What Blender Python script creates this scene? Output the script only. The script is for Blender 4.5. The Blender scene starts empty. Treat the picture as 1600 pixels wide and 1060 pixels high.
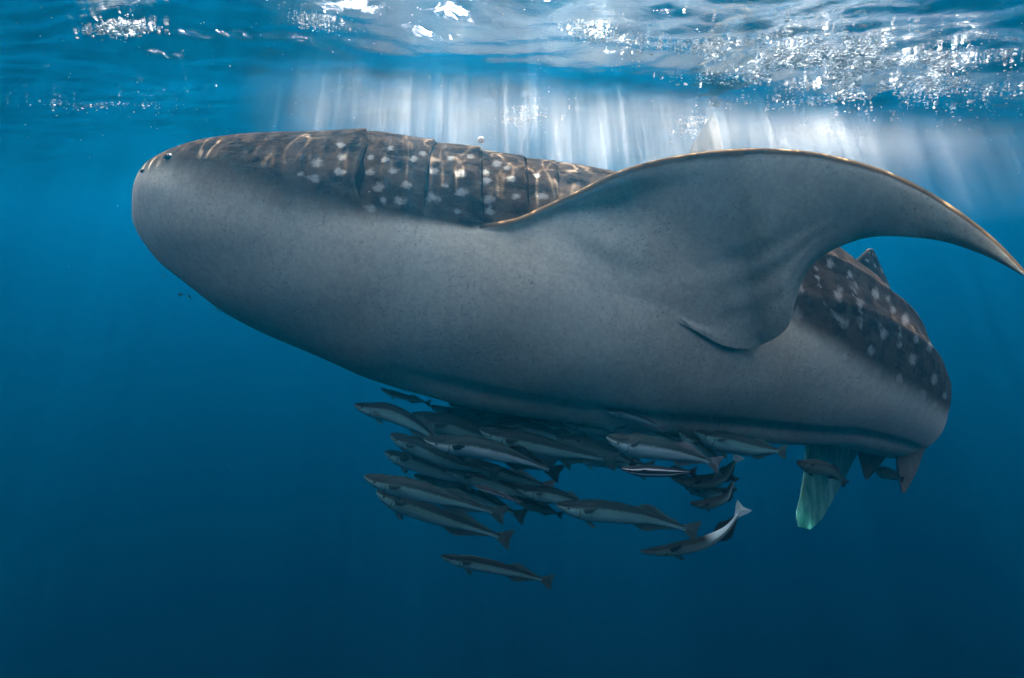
import bpy, math, random
import numpy as np
from mathutils import Vector, Matrix
from mathutils.bvhtree import BVHTree

rng = np.random.default_rng(7)
random.seed(7)
sc = bpy.context.scene
COL = sc.collection

# ------------------------------------------------------------------ camera
F = 1000.0                       # focal length in photo pixels (1600 wide)
CAM_Z = -1.30                    # the lens is 1.3 m under the surface (z = 0)
PITCH = math.radians(-10.0)
cam_d = bpy.data.cameras.new('camera')
cam = bpy.data.objects.new('camera', cam_d)
COL.objects.link(cam)
cam_d.sensor_width = 36.0
cam_d.lens = 36.0 * F / 1600.0
cam_d.clip_start = 0.05
cam_d.clip_end = 600.0
cam.location = (0, 0, CAM_Z)
cam.rotation_euler = (math.radians(90) + PITCH, 0, 0)
sc.camera = cam
CC = np.array([0, 0, CAM_Z])
FWD = np.array([0, math.cos(PITCH), math.sin(PITCH)])
RGT = np.array([1.0, 0, 0])
UPV = np.array([0, -math.sin(PITCH), math.cos(PITCH)])

def at(px, py, d):
    """world point seen at photo pixel (px, py), d metres in front of the lens"""
    return CC + d * (FWD + RGT * ((px - 800.0) / F) + UPV * ((530.0 - py) / F))

def proj(P):
    P = np.asarray(P, float) - CC
    d = P @ FWD
    return 800 + F * (P @ RGT) / d, 530 - F * (P @ UPV) / d, d

# ------------------------------------------------------------------ sky and sun
SUN_EL, SUN_AZ = math.radians(54), math.radians(-2)      # azimuth from +Y (ahead of the lens) towards +X
world = bpy.data.worlds.new('World')
sc.world = world
world.use_nodes = True
wn = world.node_tree
wn.nodes.clear()
wo = wn.nodes.new('ShaderNodeOutputWorld')
wb = wn.nodes.new('ShaderNodeBackground')
ws = wn.nodes.new('ShaderNodeTexSky')
ws.sky_type = 'NISHITA'
ws.sun_disc = False
ws.sun_elevation = SUN_EL
ws.sun_rotation = SUN_AZ
ws.altitude = 0.0
ws.air_density = 0.5
ws.dust_density = 6.0
ws.ozone_density = 0.5
wb.inputs['Strength'].default_value = 0.15
wn.links.new(ws.outputs[0], wb.inputs['Color'])
wn.links.new(wb.outputs[0], wo.inputs['Surface'])

sun_d = bpy.data.lights.new('sun', 'SUN')
sun_d.energy = 4.6
sun_d.angle = math.radians(0.53)
sun_d.color = (1.0, 0.95, 0.86)
sun = bpy.data.objects.new('sun', sun_d)
COL.objects.link(sun)
sdir = Vector((math.sin(SUN_AZ) * math.cos(SUN_EL), math.cos(SUN_AZ) * math.cos(SUN_EL), math.sin(SUN_EL)))
sun.rotation_euler = sdir.to_track_quat('Z', 'Y').to_euler()
sun.location = (0, 5, 20)

sc.view_settings.view_transform = 'Standard'
sc.view_settings.look = 'None'
sc.view_settings.gamma = 1.0
sc.view_settings.exposure = 4.25
sc.render.engine = 'CYCLES'
cy = sc.cycles
cy.max_bounces = 8
cy.diffuse_bounces = 2
cy.glossy_bounces = 3
cy.transmission_bounces = 3
cy.volume_bounces = 1
cy.transparent_max_bounces = 12
cy.caustics_reflective = False
cy.caustics_refractive = False
cy.sample_clamp_indirect = 4.0
cy.volume_step_rate = 1.0
cy.volume_max_steps = 256
cy.use_denoising = True
cy.denoiser = 'OPENIMAGEDENOISE'

# ------------------------------------------------------------------ helpers
def tag(o, label=None, cat=None, group=None, kind=None):
    if label: o['label'] = label
    if cat: o['category'] = cat
    if group: o['group'] = group
    if kind: o['kind'] = kind
    return o

def link(name, me, mat=None, parent=None, smooth=True):
    o = bpy.data.objects.new(name, me)
    COL.objects.link(o)
    if mat is not None: me.materials.append(mat)
    if smooth and len(me.polygons):
        me.polygons.foreach_set('use_smooth', np.ones(len(me.polygons), dtype=bool))
    if parent is not None: o.parent = parent
    return o

def empty(name, loc=(0, 0, 0)):
    o = bpy.data.objects.new(name, None)
    COL.objects.link(o)
    o.location = loc
    return o

def mesh_np(name, V, Fc):
    """mesh from arrays; Fc is an (n,3) or (n,4) index array or a list"""
    me = bpy.data.meshes.new(name)
    me.from_pydata([tuple(v) for v in np.asarray(V, float).tolist()], [], [tuple(f) for f in (Fc.tolist() if hasattr(Fc, 'tolist') else Fc)])
    me.update()
    return me

def attr_f(me, name, arr):
    a = me.attributes.new(name, 'FLOAT', 'POINT')
    a.data.foreach_set('value', np.asarray(arr, np.float32).ravel())

def attr_v(me, name, arr):
    a = me.attributes.new(name, 'FLOAT_VECTOR', 'POINT')
    a.data.foreach_set('vector', np.asarray(arr, np.float32).ravel())

def grid_faces(n, m, wrap=True):
    """quads of an n x m vertex grid; wrap joins the last column to the first"""
    i = np.arange(n - 1)[:, None]
    j = np.arange(m if wrap else m - 1)[None, :]
    j2 = (j + 1) % m
    a, b = i * m + j, i * m + j2
    c, d = (i + 1) * m + j2, (i + 1) * m + j
    return np.stack([a + 0 * b, b + 0 * a, c, d], -1).reshape(-1, 4)

def pchip(x, y, q):
    x = np.asarray(x, float); y = np.asarray(y, float); q = np.asarray(q, float)
    h = np.diff(x); dl = np.diff(y) / h
    m = np.zeros_like(y)
    for i in range(1, len(x) - 1):
        if dl[i - 1] * dl[i] > 0:
            w1, w2 = 2 * h[i] + h[i - 1], h[i] + 2 * h[i - 1]
            m[i] = (w1 + w2) / (w1 / dl[i - 1] + w2 / dl[i])
    m[0], m[-1] = dl[0], dl[-1]
    k = np.clip(np.searchsorted(x, q) - 1, 0, len(x) - 2)
    t = np.clip((q - x[k]) / h[k], 0, 1)
    return ((1 + 2 * t) * (1 - t) ** 2 * y[k] + t * (1 - t) ** 2 * h[k] * m[k]
            + t * t * (3 - 2 * t) * y[k + 1] + t * t * (t - 1) * h[k] * m[k + 1])

def sstep(a, b, x):
    t = np.clip((np.asarray(x, float) - a) / (b - a), 0, 1)
    return t * t * (3 - 2 * t)

# node shorthand
def new_mat(name):
    m = bpy.data.materials.new(name)
    m.use_nodes = True
    m.node_tree.nodes.clear()
    return m, NT(m.node_tree)

class NT:
    def __init__(s, t): s.t = t
    def n(s, typ, ins=None, **kw):
        nd = s.t.nodes.new('ShaderNode' + typ)
        for k, v in kw.items(): setattr(nd, k, v)
        for k, v in (ins or {}).items():
            sock = nd.inputs[k]
            if hasattr(v, 'is_output') and not isinstance(v, (int, float, tuple)): s.t.links.new(v, sock)
            else: sock.default_value = v
        return nd
    def math(s, op, a, b=None, c=None, clamp=False):
        ins = {0: a}
        if b is not None: ins[1] = b
        if c is not None: ins[2] = c
        return s.n('Math', ins, operation=op, use_clamp=clamp).outputs[0]
    def mix(s, f, a, b, blend='MIX'):
        nd = s.t.nodes.new('ShaderNodeMix'); nd.data_type = 'RGBA'; nd.blend_type = blend
        for sock, v in ((nd.inputs[0], f), (nd.inputs[6], a), (nd.inputs[7], b)):
            if hasattr(v, 'is_output'): s.t.links.new(v, sock)
            else: sock.default_value = (*v, 1) if isinstance(v, tuple) and len(v) == 3 else v
        return nd.outputs[2]
    def ramp(s, f, lo, hi, a=0.0, b=1.0):
        return s.n('MapRange', {0: f, 1: lo, 2: hi, 3: a, 4: b}, interpolation_type='SMOOTHSTEP').outputs[0]
    def noise(s, vec, scale, detail=3.0, rough=0.5, dist=0.0):
        return s.n('TexNoise', {'Vector': vec, 'Scale': scale, 'Detail': detail, 'Roughness': rough, 'Distortion': dist}).outputs[0]
    def attr(s, name, out='Fac'): return s.n('Attribute', attribute_name=name).outputs[out]
    def out(s, surf=None, vol=None):
        o = s.t.nodes.new('ShaderNodeOutputMaterial')
        if surf is not None: s.t.links.new(surf, o.inputs['Surface'])
        if vol is not None: s.t.links.new(vol, o.inputs['Volume'])

# ------------------------------------------------------------------ the water body (haze), sea surface, sea bed
HALF, BED = 140.0, -30.0
WATER_DENS = 0.066
m, t = new_mat('sea_water_volume')
pv = t.n('VolumePrincipled', {'Density': WATER_DENS, 'Color': (0.0003, 0.067, 0.130, 1), 'Anisotropy': 0.80,
                              'Absorption Color': (0.0, 0.0, 0.02, 1)})
t.out(vol=pv.outputs[0])
TOP = 0.45
bx = [(sx * HALF, 70 + sy * HALF, z) for z in (BED - 1.0, TOP) for sx, sy in ((-1, -1), (1, -1), (1, 1), (-1, 1))]
me = mesh_np('haze', bx, [(0, 3, 2, 1), (4, 5, 6, 7), (0, 1, 5, 4), (1, 2, 6, 5), (2, 3, 7, 6), (3, 0, 4, 7)])
haze = link('haze', me, m, smooth=False)
tag(haze, kind='stuff')

m, t = new_mat('deep_sea_bed')
co = t.n('NewGeometry').outputs['Position']
t.out(t.n('BsdfDiffuse', {'Color': t.mix(t.noise(co, 0.4), (0.006, 0.010, 0.016), (0.012, 0.018, 0.026))}).outputs[0])
H2 = HALF - 2
me = mesh_np('sea_bed', [(-H2, 70 - H2, BED), (H2, 70 - H2, BED), (H2, 70 + H2, BED), (-H2, 70 + H2, BED)], [(0, 1, 2, 3)])
tag(link('sea_bed', me, m, smooth=False), kind='structure')

def axis(lo, hi, fine_lo, fine_hi, step, grow=1.12):
    a = list(np.arange(fine_lo, fine_hi + 1e-6, step))
    s = step; x = a[-1]
    while x < hi:
        s *= grow; x = min(x + s, hi); a.append(x)
    s = step; x = a[0]; pre = []
    while x > lo:
        s *= grow; x = max(x - s, lo); pre.append(x)
    return np.array(pre[::-1] + a)
xs = axis(-H2, H2, -8.0, 8.0, 0.055, 1.06)
ys = axis(70 - H2, 70 + H2, 2.6, 20.0, 0.055, 1.08)
X, Y = np.meshgrid(xs, ys, indexing='ij')
Z = np.zeros_like(X)
wr = np.random.default_rng(11)
WX, WY = X + 0.12 * np.sin(1.7 * Y + 0.6 * X), Y + 0.12 * np.sin(1.3 * X - 0.4 * Y)
for k in range(46):
    lam = 0.22 * (22.0 ** wr.random())
    ang = wr.normal(math.radians(70), 0.75)
    amp = 0.0050 * lam ** 0.95 * (0.5 + wr.random())
    kk = 2 * math.pi / lam
    ph = kk * (WX * math.cos(ang) + WY * math.sin(ang)) + wr.random() * 6.28
    s = np.sin(ph)
    fade = 1.0 - sstep(lam * 40, lam * 110, np.hypot(X, Y - 5))
    Z += fade * amp * (1 - 2 * np.abs(s) ** 0.85 if k % 3 == 0 else s)
Z = np.clip(Z, -0.3, 0.3)
V = np.stack([X, Y, Z], -1).reshape(-1, 3)
me = mesh_np('sea_surface', V, grid_faces(len(xs), len(ys), wrap=False)[:, ::-1])
m, t = new_mat('sea_surface')
pos = t.n('NewGeometry').outputs['Position']
flat = t.n('VectorMath', {0: pos, 1: (1, 1, 0)}, operation='MULTIPLY').outputs[0]
# nets of gathered light painted as a pattern into what the surface lets through
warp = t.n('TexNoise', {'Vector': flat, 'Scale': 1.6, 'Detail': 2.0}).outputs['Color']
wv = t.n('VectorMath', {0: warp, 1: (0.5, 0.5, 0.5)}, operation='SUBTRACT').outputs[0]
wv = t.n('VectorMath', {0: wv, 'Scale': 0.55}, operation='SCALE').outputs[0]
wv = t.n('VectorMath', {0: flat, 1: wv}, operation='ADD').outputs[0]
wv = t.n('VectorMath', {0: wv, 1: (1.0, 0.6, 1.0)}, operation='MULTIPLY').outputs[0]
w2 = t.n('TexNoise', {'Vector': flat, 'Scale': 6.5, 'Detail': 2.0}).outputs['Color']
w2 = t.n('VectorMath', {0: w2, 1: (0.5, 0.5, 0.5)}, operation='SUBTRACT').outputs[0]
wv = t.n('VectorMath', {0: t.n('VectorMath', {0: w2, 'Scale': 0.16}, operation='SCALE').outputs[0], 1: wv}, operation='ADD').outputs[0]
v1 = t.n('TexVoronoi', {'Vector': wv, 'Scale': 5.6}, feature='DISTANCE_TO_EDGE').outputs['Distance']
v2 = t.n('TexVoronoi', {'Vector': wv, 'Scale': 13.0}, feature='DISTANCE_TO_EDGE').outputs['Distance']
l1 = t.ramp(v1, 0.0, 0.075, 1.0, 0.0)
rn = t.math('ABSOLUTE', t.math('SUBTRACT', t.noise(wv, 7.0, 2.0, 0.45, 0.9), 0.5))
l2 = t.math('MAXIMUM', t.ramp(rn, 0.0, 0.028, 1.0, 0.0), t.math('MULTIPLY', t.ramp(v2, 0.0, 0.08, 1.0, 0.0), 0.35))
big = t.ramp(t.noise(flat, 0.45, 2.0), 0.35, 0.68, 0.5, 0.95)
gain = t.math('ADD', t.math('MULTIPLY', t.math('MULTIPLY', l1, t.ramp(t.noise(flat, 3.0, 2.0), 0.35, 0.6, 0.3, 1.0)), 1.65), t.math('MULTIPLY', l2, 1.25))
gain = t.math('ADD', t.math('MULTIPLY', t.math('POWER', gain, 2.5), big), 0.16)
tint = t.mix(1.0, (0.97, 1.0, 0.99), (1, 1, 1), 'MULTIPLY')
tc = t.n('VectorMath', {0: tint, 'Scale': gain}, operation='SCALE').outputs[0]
bmp = t.n('Bump', {'Strength': 0.4, 'Distance': 0.02, 'Height': t.noise(flat, 9.0, 5.0, 0.6, 0.6)}).outputs[0]
fr = t.n('Fresnel', {'IOR': 1.235, 'Normal': bmp}).outputs[0]
gl = t.n('BsdfGlossy', {'Color': (1, 1, 1, 1), 'Roughness': 0.02, 'Normal': bmp}).outputs[0]
tr = t.n('BsdfTransparent', {'Color': tc}).outputs[0]
t.out(t.n('MixShader', {0: fr, 1: tr, 2: gl}).outputs[0])
tag(link('sea_surface', me, m), kind='structure')

# ------------------------------------------------------------------ the whale shark
# centre line stations, head to tail: photo column / upper and lower outline give the place and height,
# d the distance from the lens, b the half width in depth
front = [  # x, top, bottom, d, b
    (206, 300, 345, 4.10, 0.16), (207, 286, 357, 4.10, 0.26), (211, 277, 360, 4.09, 0.34), (225, 261, 380, 4.08, 0.44),
    (250, 245, 412, 4.06, 0.54), (290, 229, 445, 4.03, 0.63), (350, 219, 489, 4.00, 0.70), (420, 214, 527, 3.98, 0.75),
    (500, 212, 563, 3.96, 0.78), (580, 212, 597, 3.95, 0.80), (660, 223, 621, 3.95, 0.81), (740, 234, 637, 3.95, 0.81),
    (820, 250, 650, 3.95, 0.80), (900, 260, 661, 3.96, 0.79), (980, 274, 670, 3.98, 0.77), (1060, 296, 677, 4.02, 0.75),
    (1140, 322, 684, 4.10, 0.71), (1210, 350, 690, 4.22, 0.66)]
st = []
for x, y0, y1, d, b in front:
    k = math.sqrt(1 - (b / d) ** 2)
    st.append((x, (y0 + y1) / 2, d, (y1 - y0) / 2 * k, b))
st += [(1285, 548, 4.48, 146, 0.58), (1345, 577, 4.85, 130, 0.52), (1385, 607, 5.35, 108, 0.45), (1400, 624, 5.95, 88, 0.39),
       (1392, 622, 6.6, 72, 0.33), (1345, 590, 7.05, 60, 0.28), (1285, 545, 7.3, 47, 0.22), (1220, 485, 7.4, 38, 0.16),
       (1165, 430, 7.35, 30, 0.11), (1130, 385, 7.25, 20, 0.07)]
st.insert(0, (206, 322, 4.10, 0.5, 0.004))
st = np.array(st)
C = np.array([at(s[0], s[1], s[2]) for s in st])
A = st[:, 3] * st[:, 2] / F
B = st[:, 4]
seg = np.linalg.norm(np.diff(C, axis=0), axis=1) + 0.3 * np.abs(np.diff(A))
U = np.concatenate([[0], np.cumsum(seg)])
# denser rings where the gills are
def ring_params():
    q = np.linspace(0, U[-1], 4000)
    cx = proj(np.stack([pchip(U, C[:, i], q) for i in range(3)], -1))[0]
    dens = 1 + 2.2 * ((cx > 500) & (cx < 930) & (q < U[20]))
    cum = np.cumsum(dens)
    return np.interp(np.linspace(cum[0], cum[-1], 560), cum, q)
q = ring_params()
NU, NV = len(q), 236
Cq = np.stack([pchip(U, C[:, i], q) for i in range(3)], -1)
for _ in range(6):                                   # soften the centre line behind the head
    Cs = Cq.copy(); Cs[1:-1] = (Cq[:-2] + 2 * Cq[1:-1] + Cq[2:]) / 4
    w = sstep(U[16], U[19], q)[:, None]
    Cq = Cq * (1 - w) + Cs * w
Aq, Bq = pchip(U, A, q), pchip(U, B, q)
for arr in (Aq, Bq):
    for _ in range(14):
        w = (q[1:-1] < U[8]) * 0.5
        arr[1:-1] = arr[1:-1] * (1 - w) + w * (arr[:-2] + arr[2:]) / 2
T = np.gradient(Cq, q, axis=0); T /= np.linalg.norm(T, axis=1)[:, None] + 1e-9
qs = np.interp(q, [0, U[6]], [0, 1])
Th = T.copy(); Th[q < U[7]] = T[np.searchsorted(q, U[8])]
S = np.cross(Th, UPV); S /= np.linalg.norm(S, axis=1)[:, None]
Sh = CC - Cq; Sh -= (Sh @ UPV)[:, None] * UPV; Sh /= np.linalg.norm(Sh, axis=1)[:, None]   # the broad head is turned a little
wS = sstep(U[14], U[20], q)[:, None]
S = Sh * (1 - wS) + S * wS; S /= np.linalg.norm(S, axis=1)[:, None]
vv0 = np.linspace(0, 1, NV, endpoint=False)
vv = 2 * math.pi * (vv0 - 0.045 * np.sin(4 * math.pi * vv0) * 0.0)
cv, sv = np.cos(vv), np.sin(vv)
pe = 2 - 0.75 * sstep(U[18], U[21], q)[:, None]
cv = np.repeat(cv[None], NU, 0); sv = np.repeat(sv[None], NU, 0)
upper = cv > 0
cv = np.where(upper, np.abs(cv) ** (2 / pe), cv); sv = np.where(upper, np.sign(sv) * np.abs(sv) ** (2 / pe), sv)
P = Cq[:, None] + UPV * (Aq[:, None] * cv)[..., None] + S[:, None] * (Bq[:, None] * sv)[..., None]
UU = np.repeat(q[:, None], NV, 1); VV = np.repeat(vv[None], NU, 0)

def normals(P):
    du = np.gradient(P, axis=0)
    dv = np.roll(P, -1, 1) - np.roll(P, 1, 1)
    n = np.cross(dv, du)
    n /= np.linalg.norm(n, axis=2)[..., None] + 1e-12
    return n
N = normals(P)
if ((P[NU // 3] - Cq[NU // 3]) * N[NU // 3]).sum() < 0: N = -N
px, py, pd = proj(P)
0 and print('DBG', px.min(), [ (round(float(px[i].min())),round(float(px[i].max())),round(float(proj(Cq)[0][i]))) for i in (0,5,10,20,40,80)])
ux = q / q[-1]
near = (VV < math.pi)
uF = lambda x: np.interp(x, proj(Cq[:int(NU * .6)])[0], q[:int(NU * .6)])    # arc position of a photo column on the front half
off = np.zeros_like(px)
# belly fold along the underside with a soft roll below it
fw = sstep(uF(600), uF(740), UU) * (1 - sstep(U[17], U[22], UU))
off += fw * (-0.055 * np.exp(-((VV - math.radians(147)) / 0.050) ** 2) + 0.035 * np.exp(-((VV - math.radians(160)) / 0.13) ** 2))
# long keels on the flank behind the fin
kw = sstep(uF(1120), U[18], UU) * (1 - sstep(U[23], U[26], UU))
for deg, amp, wd in ((28, 0.030, 0.085), (52, 0.034, 0.085), (76, 0.020, 0.09)):
    off += kw * amp * np.exp(-(np.abs(VV - math.radians(deg)) / wd) ** 1.4)
    off += kw * amp * 0.7 * np.exp(-(np.abs(VV - math.radians(360 - deg)) / wd) ** 1.4)
# gill flaps: each laps back over the next, photo column as a function of row
gills = [([225, 255, 285, 312], [573, 561, 553, 563], 602, 205, 322), ([216, 245, 290, 328], [682, 668, 663, 660], 690, 214, 334),
         ([222, 240, 290, 337], [754, 750, 750, 754], 765, 222, 342), ([240, 250, 290, 326], [818, 819, 821, 825], 816, 238, 330),
         ([257, 270, 285, 303], [868, 869, 870, 872], 866, 255, 306)]
slit_curves = []
for gi, (gy, gx, top_x, y0, y1) in enumerate(gills):
    xk = np.interp(py, gy, gx)
    dx = px - xk
    wy = sstep(y1 + 12, y1 - 14, py) * near
    amp = (0.013, 0.013, 0.012, 0.011, 0.008)[gi]
    rise = np.where(dx < 0, np.exp(dx / 30.0), 0.0) * amp
    drop = np.where(dx >= 0, -np.exp(-dx / 16.0), 0.0) * amp * 0.75
    drop *= sstep(-1, 1.5, dx)
    fa = (0.004, 0.010, 0.016, 0.005, 0.002)[gi]
    off += (rise + drop) * wy * (fa / amp + (1 - fa / amp) * sstep(0.05, 0.6, VV))
    # the same flap edge over the top and the far side
    amp = (0.004, 0.010, 0.016, 0.005, 0.002)[gi]
    ut = uF(xk.max() if gi < 2 else top_x)
    du = UU - uF(top_x if top_x else gx[0])
    wf = (VV > 1.55 * math.pi) * sstep(2 * math.pi, 1.97 * math.pi, VV)
    off += wf * amp * (np.where(du < 0, np.exp(du / 0.12), 0) - np.where(du >= 0, np.exp(-du / 0.07), 0) * 0.7)
# slow unevenness of the hide
off += 0.006 * np.sin(5.1 * UU + 2 * np.sin(3 * VV)) * np.sin(VV * 3 + 1.7 * UU) * sstep(0, 0.5, UU)
P = P + N * off[..., None]
N = normals(P)
if ((P[NU // 3] - Cq[NU // 3]) * N[NU // 3]).sum() < 0: N = -N
px, py, pd = proj(P)

# ---- pectoral fin, loft between a leading and a trailing edge: (px, py, d)
def body_bvh(P):
    Vb = P.reshape(-1, 3)
    Fb = grid_faces(NU, NV)
    return BVHTree.FromPolygons([tuple(v) for v in Vb.tolist()], [tuple(f) for f in Fb.tolist()], epsilon=0)
bv = body_bvh(P)
def skin_d(x, y):
    p0 = at(x, y, 0.2); dr = at(x, y, 1.0) - CC
    hit = bv.ray_cast(Vector(p0), Vector(dr / np.linalg.norm(dr)))
    return proj(np.array(hit[0]))[2] if hit[0] is not None else None
LE = [(600, 352, 'b', .30), (670, 356, 'b', .18), (728, 351, 'b', .06), (800, 343, 'b', -.012), (850, 322, 'b', -.06), (905, 297, 3.17), (962, 269, 3.11), (1040, 247, 3.04), (1115, 236, 2.97),
      (1190, 232, 2.90), (1255, 236, 2.82), (1320, 248, 2.73), (1385, 268, 2.65), (1445, 297, 2.56), (1505, 336, 2.46), (1560, 381, 2.36), (1606, 431, 2.25)]
TE = [(830, 520, 'b', .30), (905, 508, 'b', .20), (975, 500, 'b', .10), (1035, 499, 'b', .01), (1070, 509, 'b', -.008), (1100, 525, 'b', -.016), (1132, 541, 'b', -.024), (1162, 546, 'b', -.03), (1195, 537, 'b', -.045),
      (1232, 510, 3.15), (1243, 470, 3.10), (1262, 422, 3.02), (1313, 385, 2.90), (1378, 369, 2.78), (1455, 374, 2.62), (1535, 398, 2.44), (1609, 437, 2.25)]
def res(lst):
    o = []
    for e in lst:
        d = e[2] if e[2] != 'b' else (skin_d(e[0], e[1]) + e[3])
        o.append((e[0], e[1], d))
    return np.array(o)
LEp, TEp = res(LE), res(TE)
0 and print('LE d', LEp[:, 2].round(2), 'TE d', TEp[:, 2].round(2))
def chord_curve(a, s):
    k = np.arange(len(a))
    out = np.stack([pchip(k, a[:, i], s) for i in range(3)], -1)
    for _ in range(8):
        out[1:-1] = (out[:-2] + 2 * out[1:-1] + out[2:]) / 4
    return np.array([at(*r) for r in out])
def fin_loft(lead, trail, ns, nt, thick, camber=0.0, flip=False, tip_round=0.0):
    """closed fin: rings round the section from leading to trailing edge and back, stacked along the span"""
    s = np.linspace(0, len(lead) - 1, ns)
    L, R = chord_curve(lead, s), chord_curve(trail, s)
    th = np.interp(s / s[-1], np.linspace(0, 1, len(thick)), thick)
    span = np.gradient((L + R) / 2, axis=0)
    ch = R - L
    nrm = np.cross(span, ch); nrm /= np.linalg.norm(nrm, axis=1)[:, None] + 1e-12
    tt = 0.5 - 0.5 * np.cos(np.linspace(0, math.pi, nt))
    prof = np.clip(tt, 0, 1) ** 0.30 * (1 - tt) ** 0.75
    prof /= prof.max()
    le = np.sqrt(np.clip(1 - (1 - np.clip(tt / 0.03, 0, 1)) ** 2, 0, 1)) * 0.0
    ring_t = np.concatenate([tt, tt[-2:0:-1]])
    sgn = np.concatenate([np.ones(nt), -np.ones(nt - 2)])
    ring_h = np.concatenate([prof, prof[-2:0:-1]]) * sgn
    ring_c = np.sin(math.pi * ring_t) ** 1.0
    V = (L[:, None] + ch[:, None] * ring_t[None, :, None]
         + nrm[:, None] * (0.5 * th[:, None] * ring_h[None] + camber * (th[:, None] * 0 + np.linalg.norm(ch, axis=1)[:, None]) * ring_c[None])[..., None])
    return V, ring_t, sgn, nrm, s
def fin_mesh(name, V):
    n, mm = V.shape[:2]
    Fq = grid_faces(n, mm).tolist()
    caps = [list(range(mm))[::-1], [(n - 1) * mm + j for j in range(mm)]]
    return mesh_np(name, V.reshape(-1, 3), Fq + caps)

FV, f_t, f_sgn, f_n, f_s = fin_loft(LEp, TEp, 200, 60, [0.10, 0.11, 0.115, 0.11, 0.10, 0.09, 0.075, 0.06, 0.035, 0.012])
to_cam = CC - FV[100].mean(0)
side = np.sign(f_n[100] @ to_cam)               # sgn*side > 0 : the face turned to the lens (the underside)
under = f_sgn * side
# gentle hollow and tendon folds on the underside
S2 = np.repeat((f_s / f_s[-1])[:, None], FV.shape[1], 1); T2 = np.repeat(f_t[None], FV.shape[0], 0)
hol = -0.022 * np.exp(-((S2 - 0.50) / 0.16) ** 2) * np.exp(-((T2 - 0.62) / 0.22) ** 2)
hol += 0.006 * np.sin(T2 * 40 + 6 * S2) * np.exp(-((S2 - 0.48) / 0.14) ** 2) * np.exp(-((T2 - 0.65) / 0.2) ** 2)
FV = FV + (f_n * side)[:, None] * (hol * (under[None] > 0))[..., None]

# the root of the fin flows into the flank: the underside eases onto the hide and dips under it
fpx, fpy, fpd = proj(FV)
fm, fn = FV.shape[:2]
for i in range(fm):
    if f_s[i] > 11: break
    for j in range(fn):
        if under[j] < 0: continue
        ds = skin_d(fpx[i, j], fpy[i, j])
        if ds is None: ds = fpd[i, j] + 1.0
        tq = f_t[j]
        eps = -0.010 + 0.14 * min(f_s[i] / 8.0, 1.0) ** 2.4 * (1 - 0.75 * sstep(0.6, 1.0, tq)) + 0.05 * sstep(0.0, 0.1, tq) * sstep(0.6, 0.3, tq) * sstep(3.2, 5.0, f_s[i]) + 0.012 * sstep(0.8, 1.0, tq) * sstep(2.5, 4.5, f_s[i])
        k = 0.02 + 0.13 * (1 - sstep(0.55, 0.95, tq)) * (0.15 + 0.85 * sstep(0.0, 0.25, tq))
        tuck = 0.2 * (1 - sstep(3.0, 8.0, f_s[i])) * sstep(0.02, 0.15, tq) * (1 - sstep(0.75, 0.95, tq) * sstep(3.0, 4.5, f_s[i]))
        a, b = fpd[i, j] + tuck, ds - eps
        h = max(k - abs(a - b), 0) / k
        dn = min(a, b) - h * h * k * 0.25
        FV[i, j] = at(fpx[i, j], fpy[i, j], dn)
newP, newF = P, FV
Pm = newP.reshape(P.shape); FVm = newF.reshape(FV.shape)

# ---- colour masks kept on the skin
bx_ = [205, 260, 350, 450, 550, 640, 700, 735, 800, 850, 905, 962, 1040, 1130, 1236, 1310, 1380, 1440, 1485]
by_ = [268, 266, 296, 326, 336, 345, 352, 358, 352, 330, 304, 275, 250, 238, 500, 545, 592, 622, 650]
bs_ = [12, 46, 96, 80, 46, 22, 14, 10, 8, 8, 8, 8, 8, 8, 34, 46, 48, 42, 34]
yb, ysft = np.interp(px, bx_, by_), np.interp(px, bx_, bs_)
dors = sstep(1, -1, (py - yb) / ysft)
dors_far = sstep(1.30 * math.pi, 1.42 * math.pi, VV)
rear = sstep(U[22], U[23], UU)
dors_rear = np.maximum(sstep(math.radians(92), math.radians(72), VV), dors_far)
dors = dors * (0.92 + 0.08 * sstep(250, 470, px))
dors = np.where(near, dors, dors_far) * (1 - rear) + dors_rear * rear
spots = [(1276, 420, 4), (1277, 434, 4), (1279, 448, 4), (1281, 462, 4), (1283, 474, 4), (1290, 478, 4), (1299, 488, 4), (1308, 497, 5), (1406, 512, 4), (1406, 524, 4), (1406, 536, 4),
         (1344, 486, 4), (1345, 510, 4), (1330, 446, 4), (1335, 458, 4), (1340, 470, 4), (1372, 500, 4), (1376, 511, 4), (534, 245, 6), (531, 269, 8), (578, 268, 7), (616, 267, 7), (591, 293, 9), (635, 289, 7), (599, 313, 6), (625, 314, 9), (579, 326, 8), (678, 268, 7),
         (719, 272, 8), (677, 309, 10), (721, 301, 9), (758, 269, 6), (759, 283, 8), (762, 312, 9), (799, 280, 6), (806, 307, 6), (847, 307, 8), (601, 250, 6),
         (578, 246, 5), (777, 256, 7), (715, 331, 6), (766, 331, 7), (610, 232, 5), (704, 247, 5), (646, 248, 6), (533, 227, 6), (495, 255, 8), (491, 279, 8), (470, 272, 5),
         (1297, 412, 8), (1310, 460, 10), (1250, 449, 9), (1368, 459, 8), (1345, 475, 7), (1415, 499, 8), (1381, 523, 8), (1343, 499, 6), (1319, 504, 9), (1361, 549, 8),
         (1426, 562, 8), (1406, 592, 7), (1453, 542, 7), (1460, 593, 7), (1443, 617, 7), (1321, 556, 5), (1395, 485, 6), (1246, 491, 10), (1279, 545, 5), (1476, 619, 5),
         (1328, 430, 6), (1388, 467, 5), (1462, 633, 5), (660, 240, 5), (735, 245, 5), (792, 262, 5), (840, 275, 5), (695, 290, 5), (1337, 448, 5), (1432, 530, 6), (1405, 540, 5)]
spot = np.zeros_like(px)
vis = near & (((px < 1000) & (py < 365)) | (UU > uF(1150)))
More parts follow.
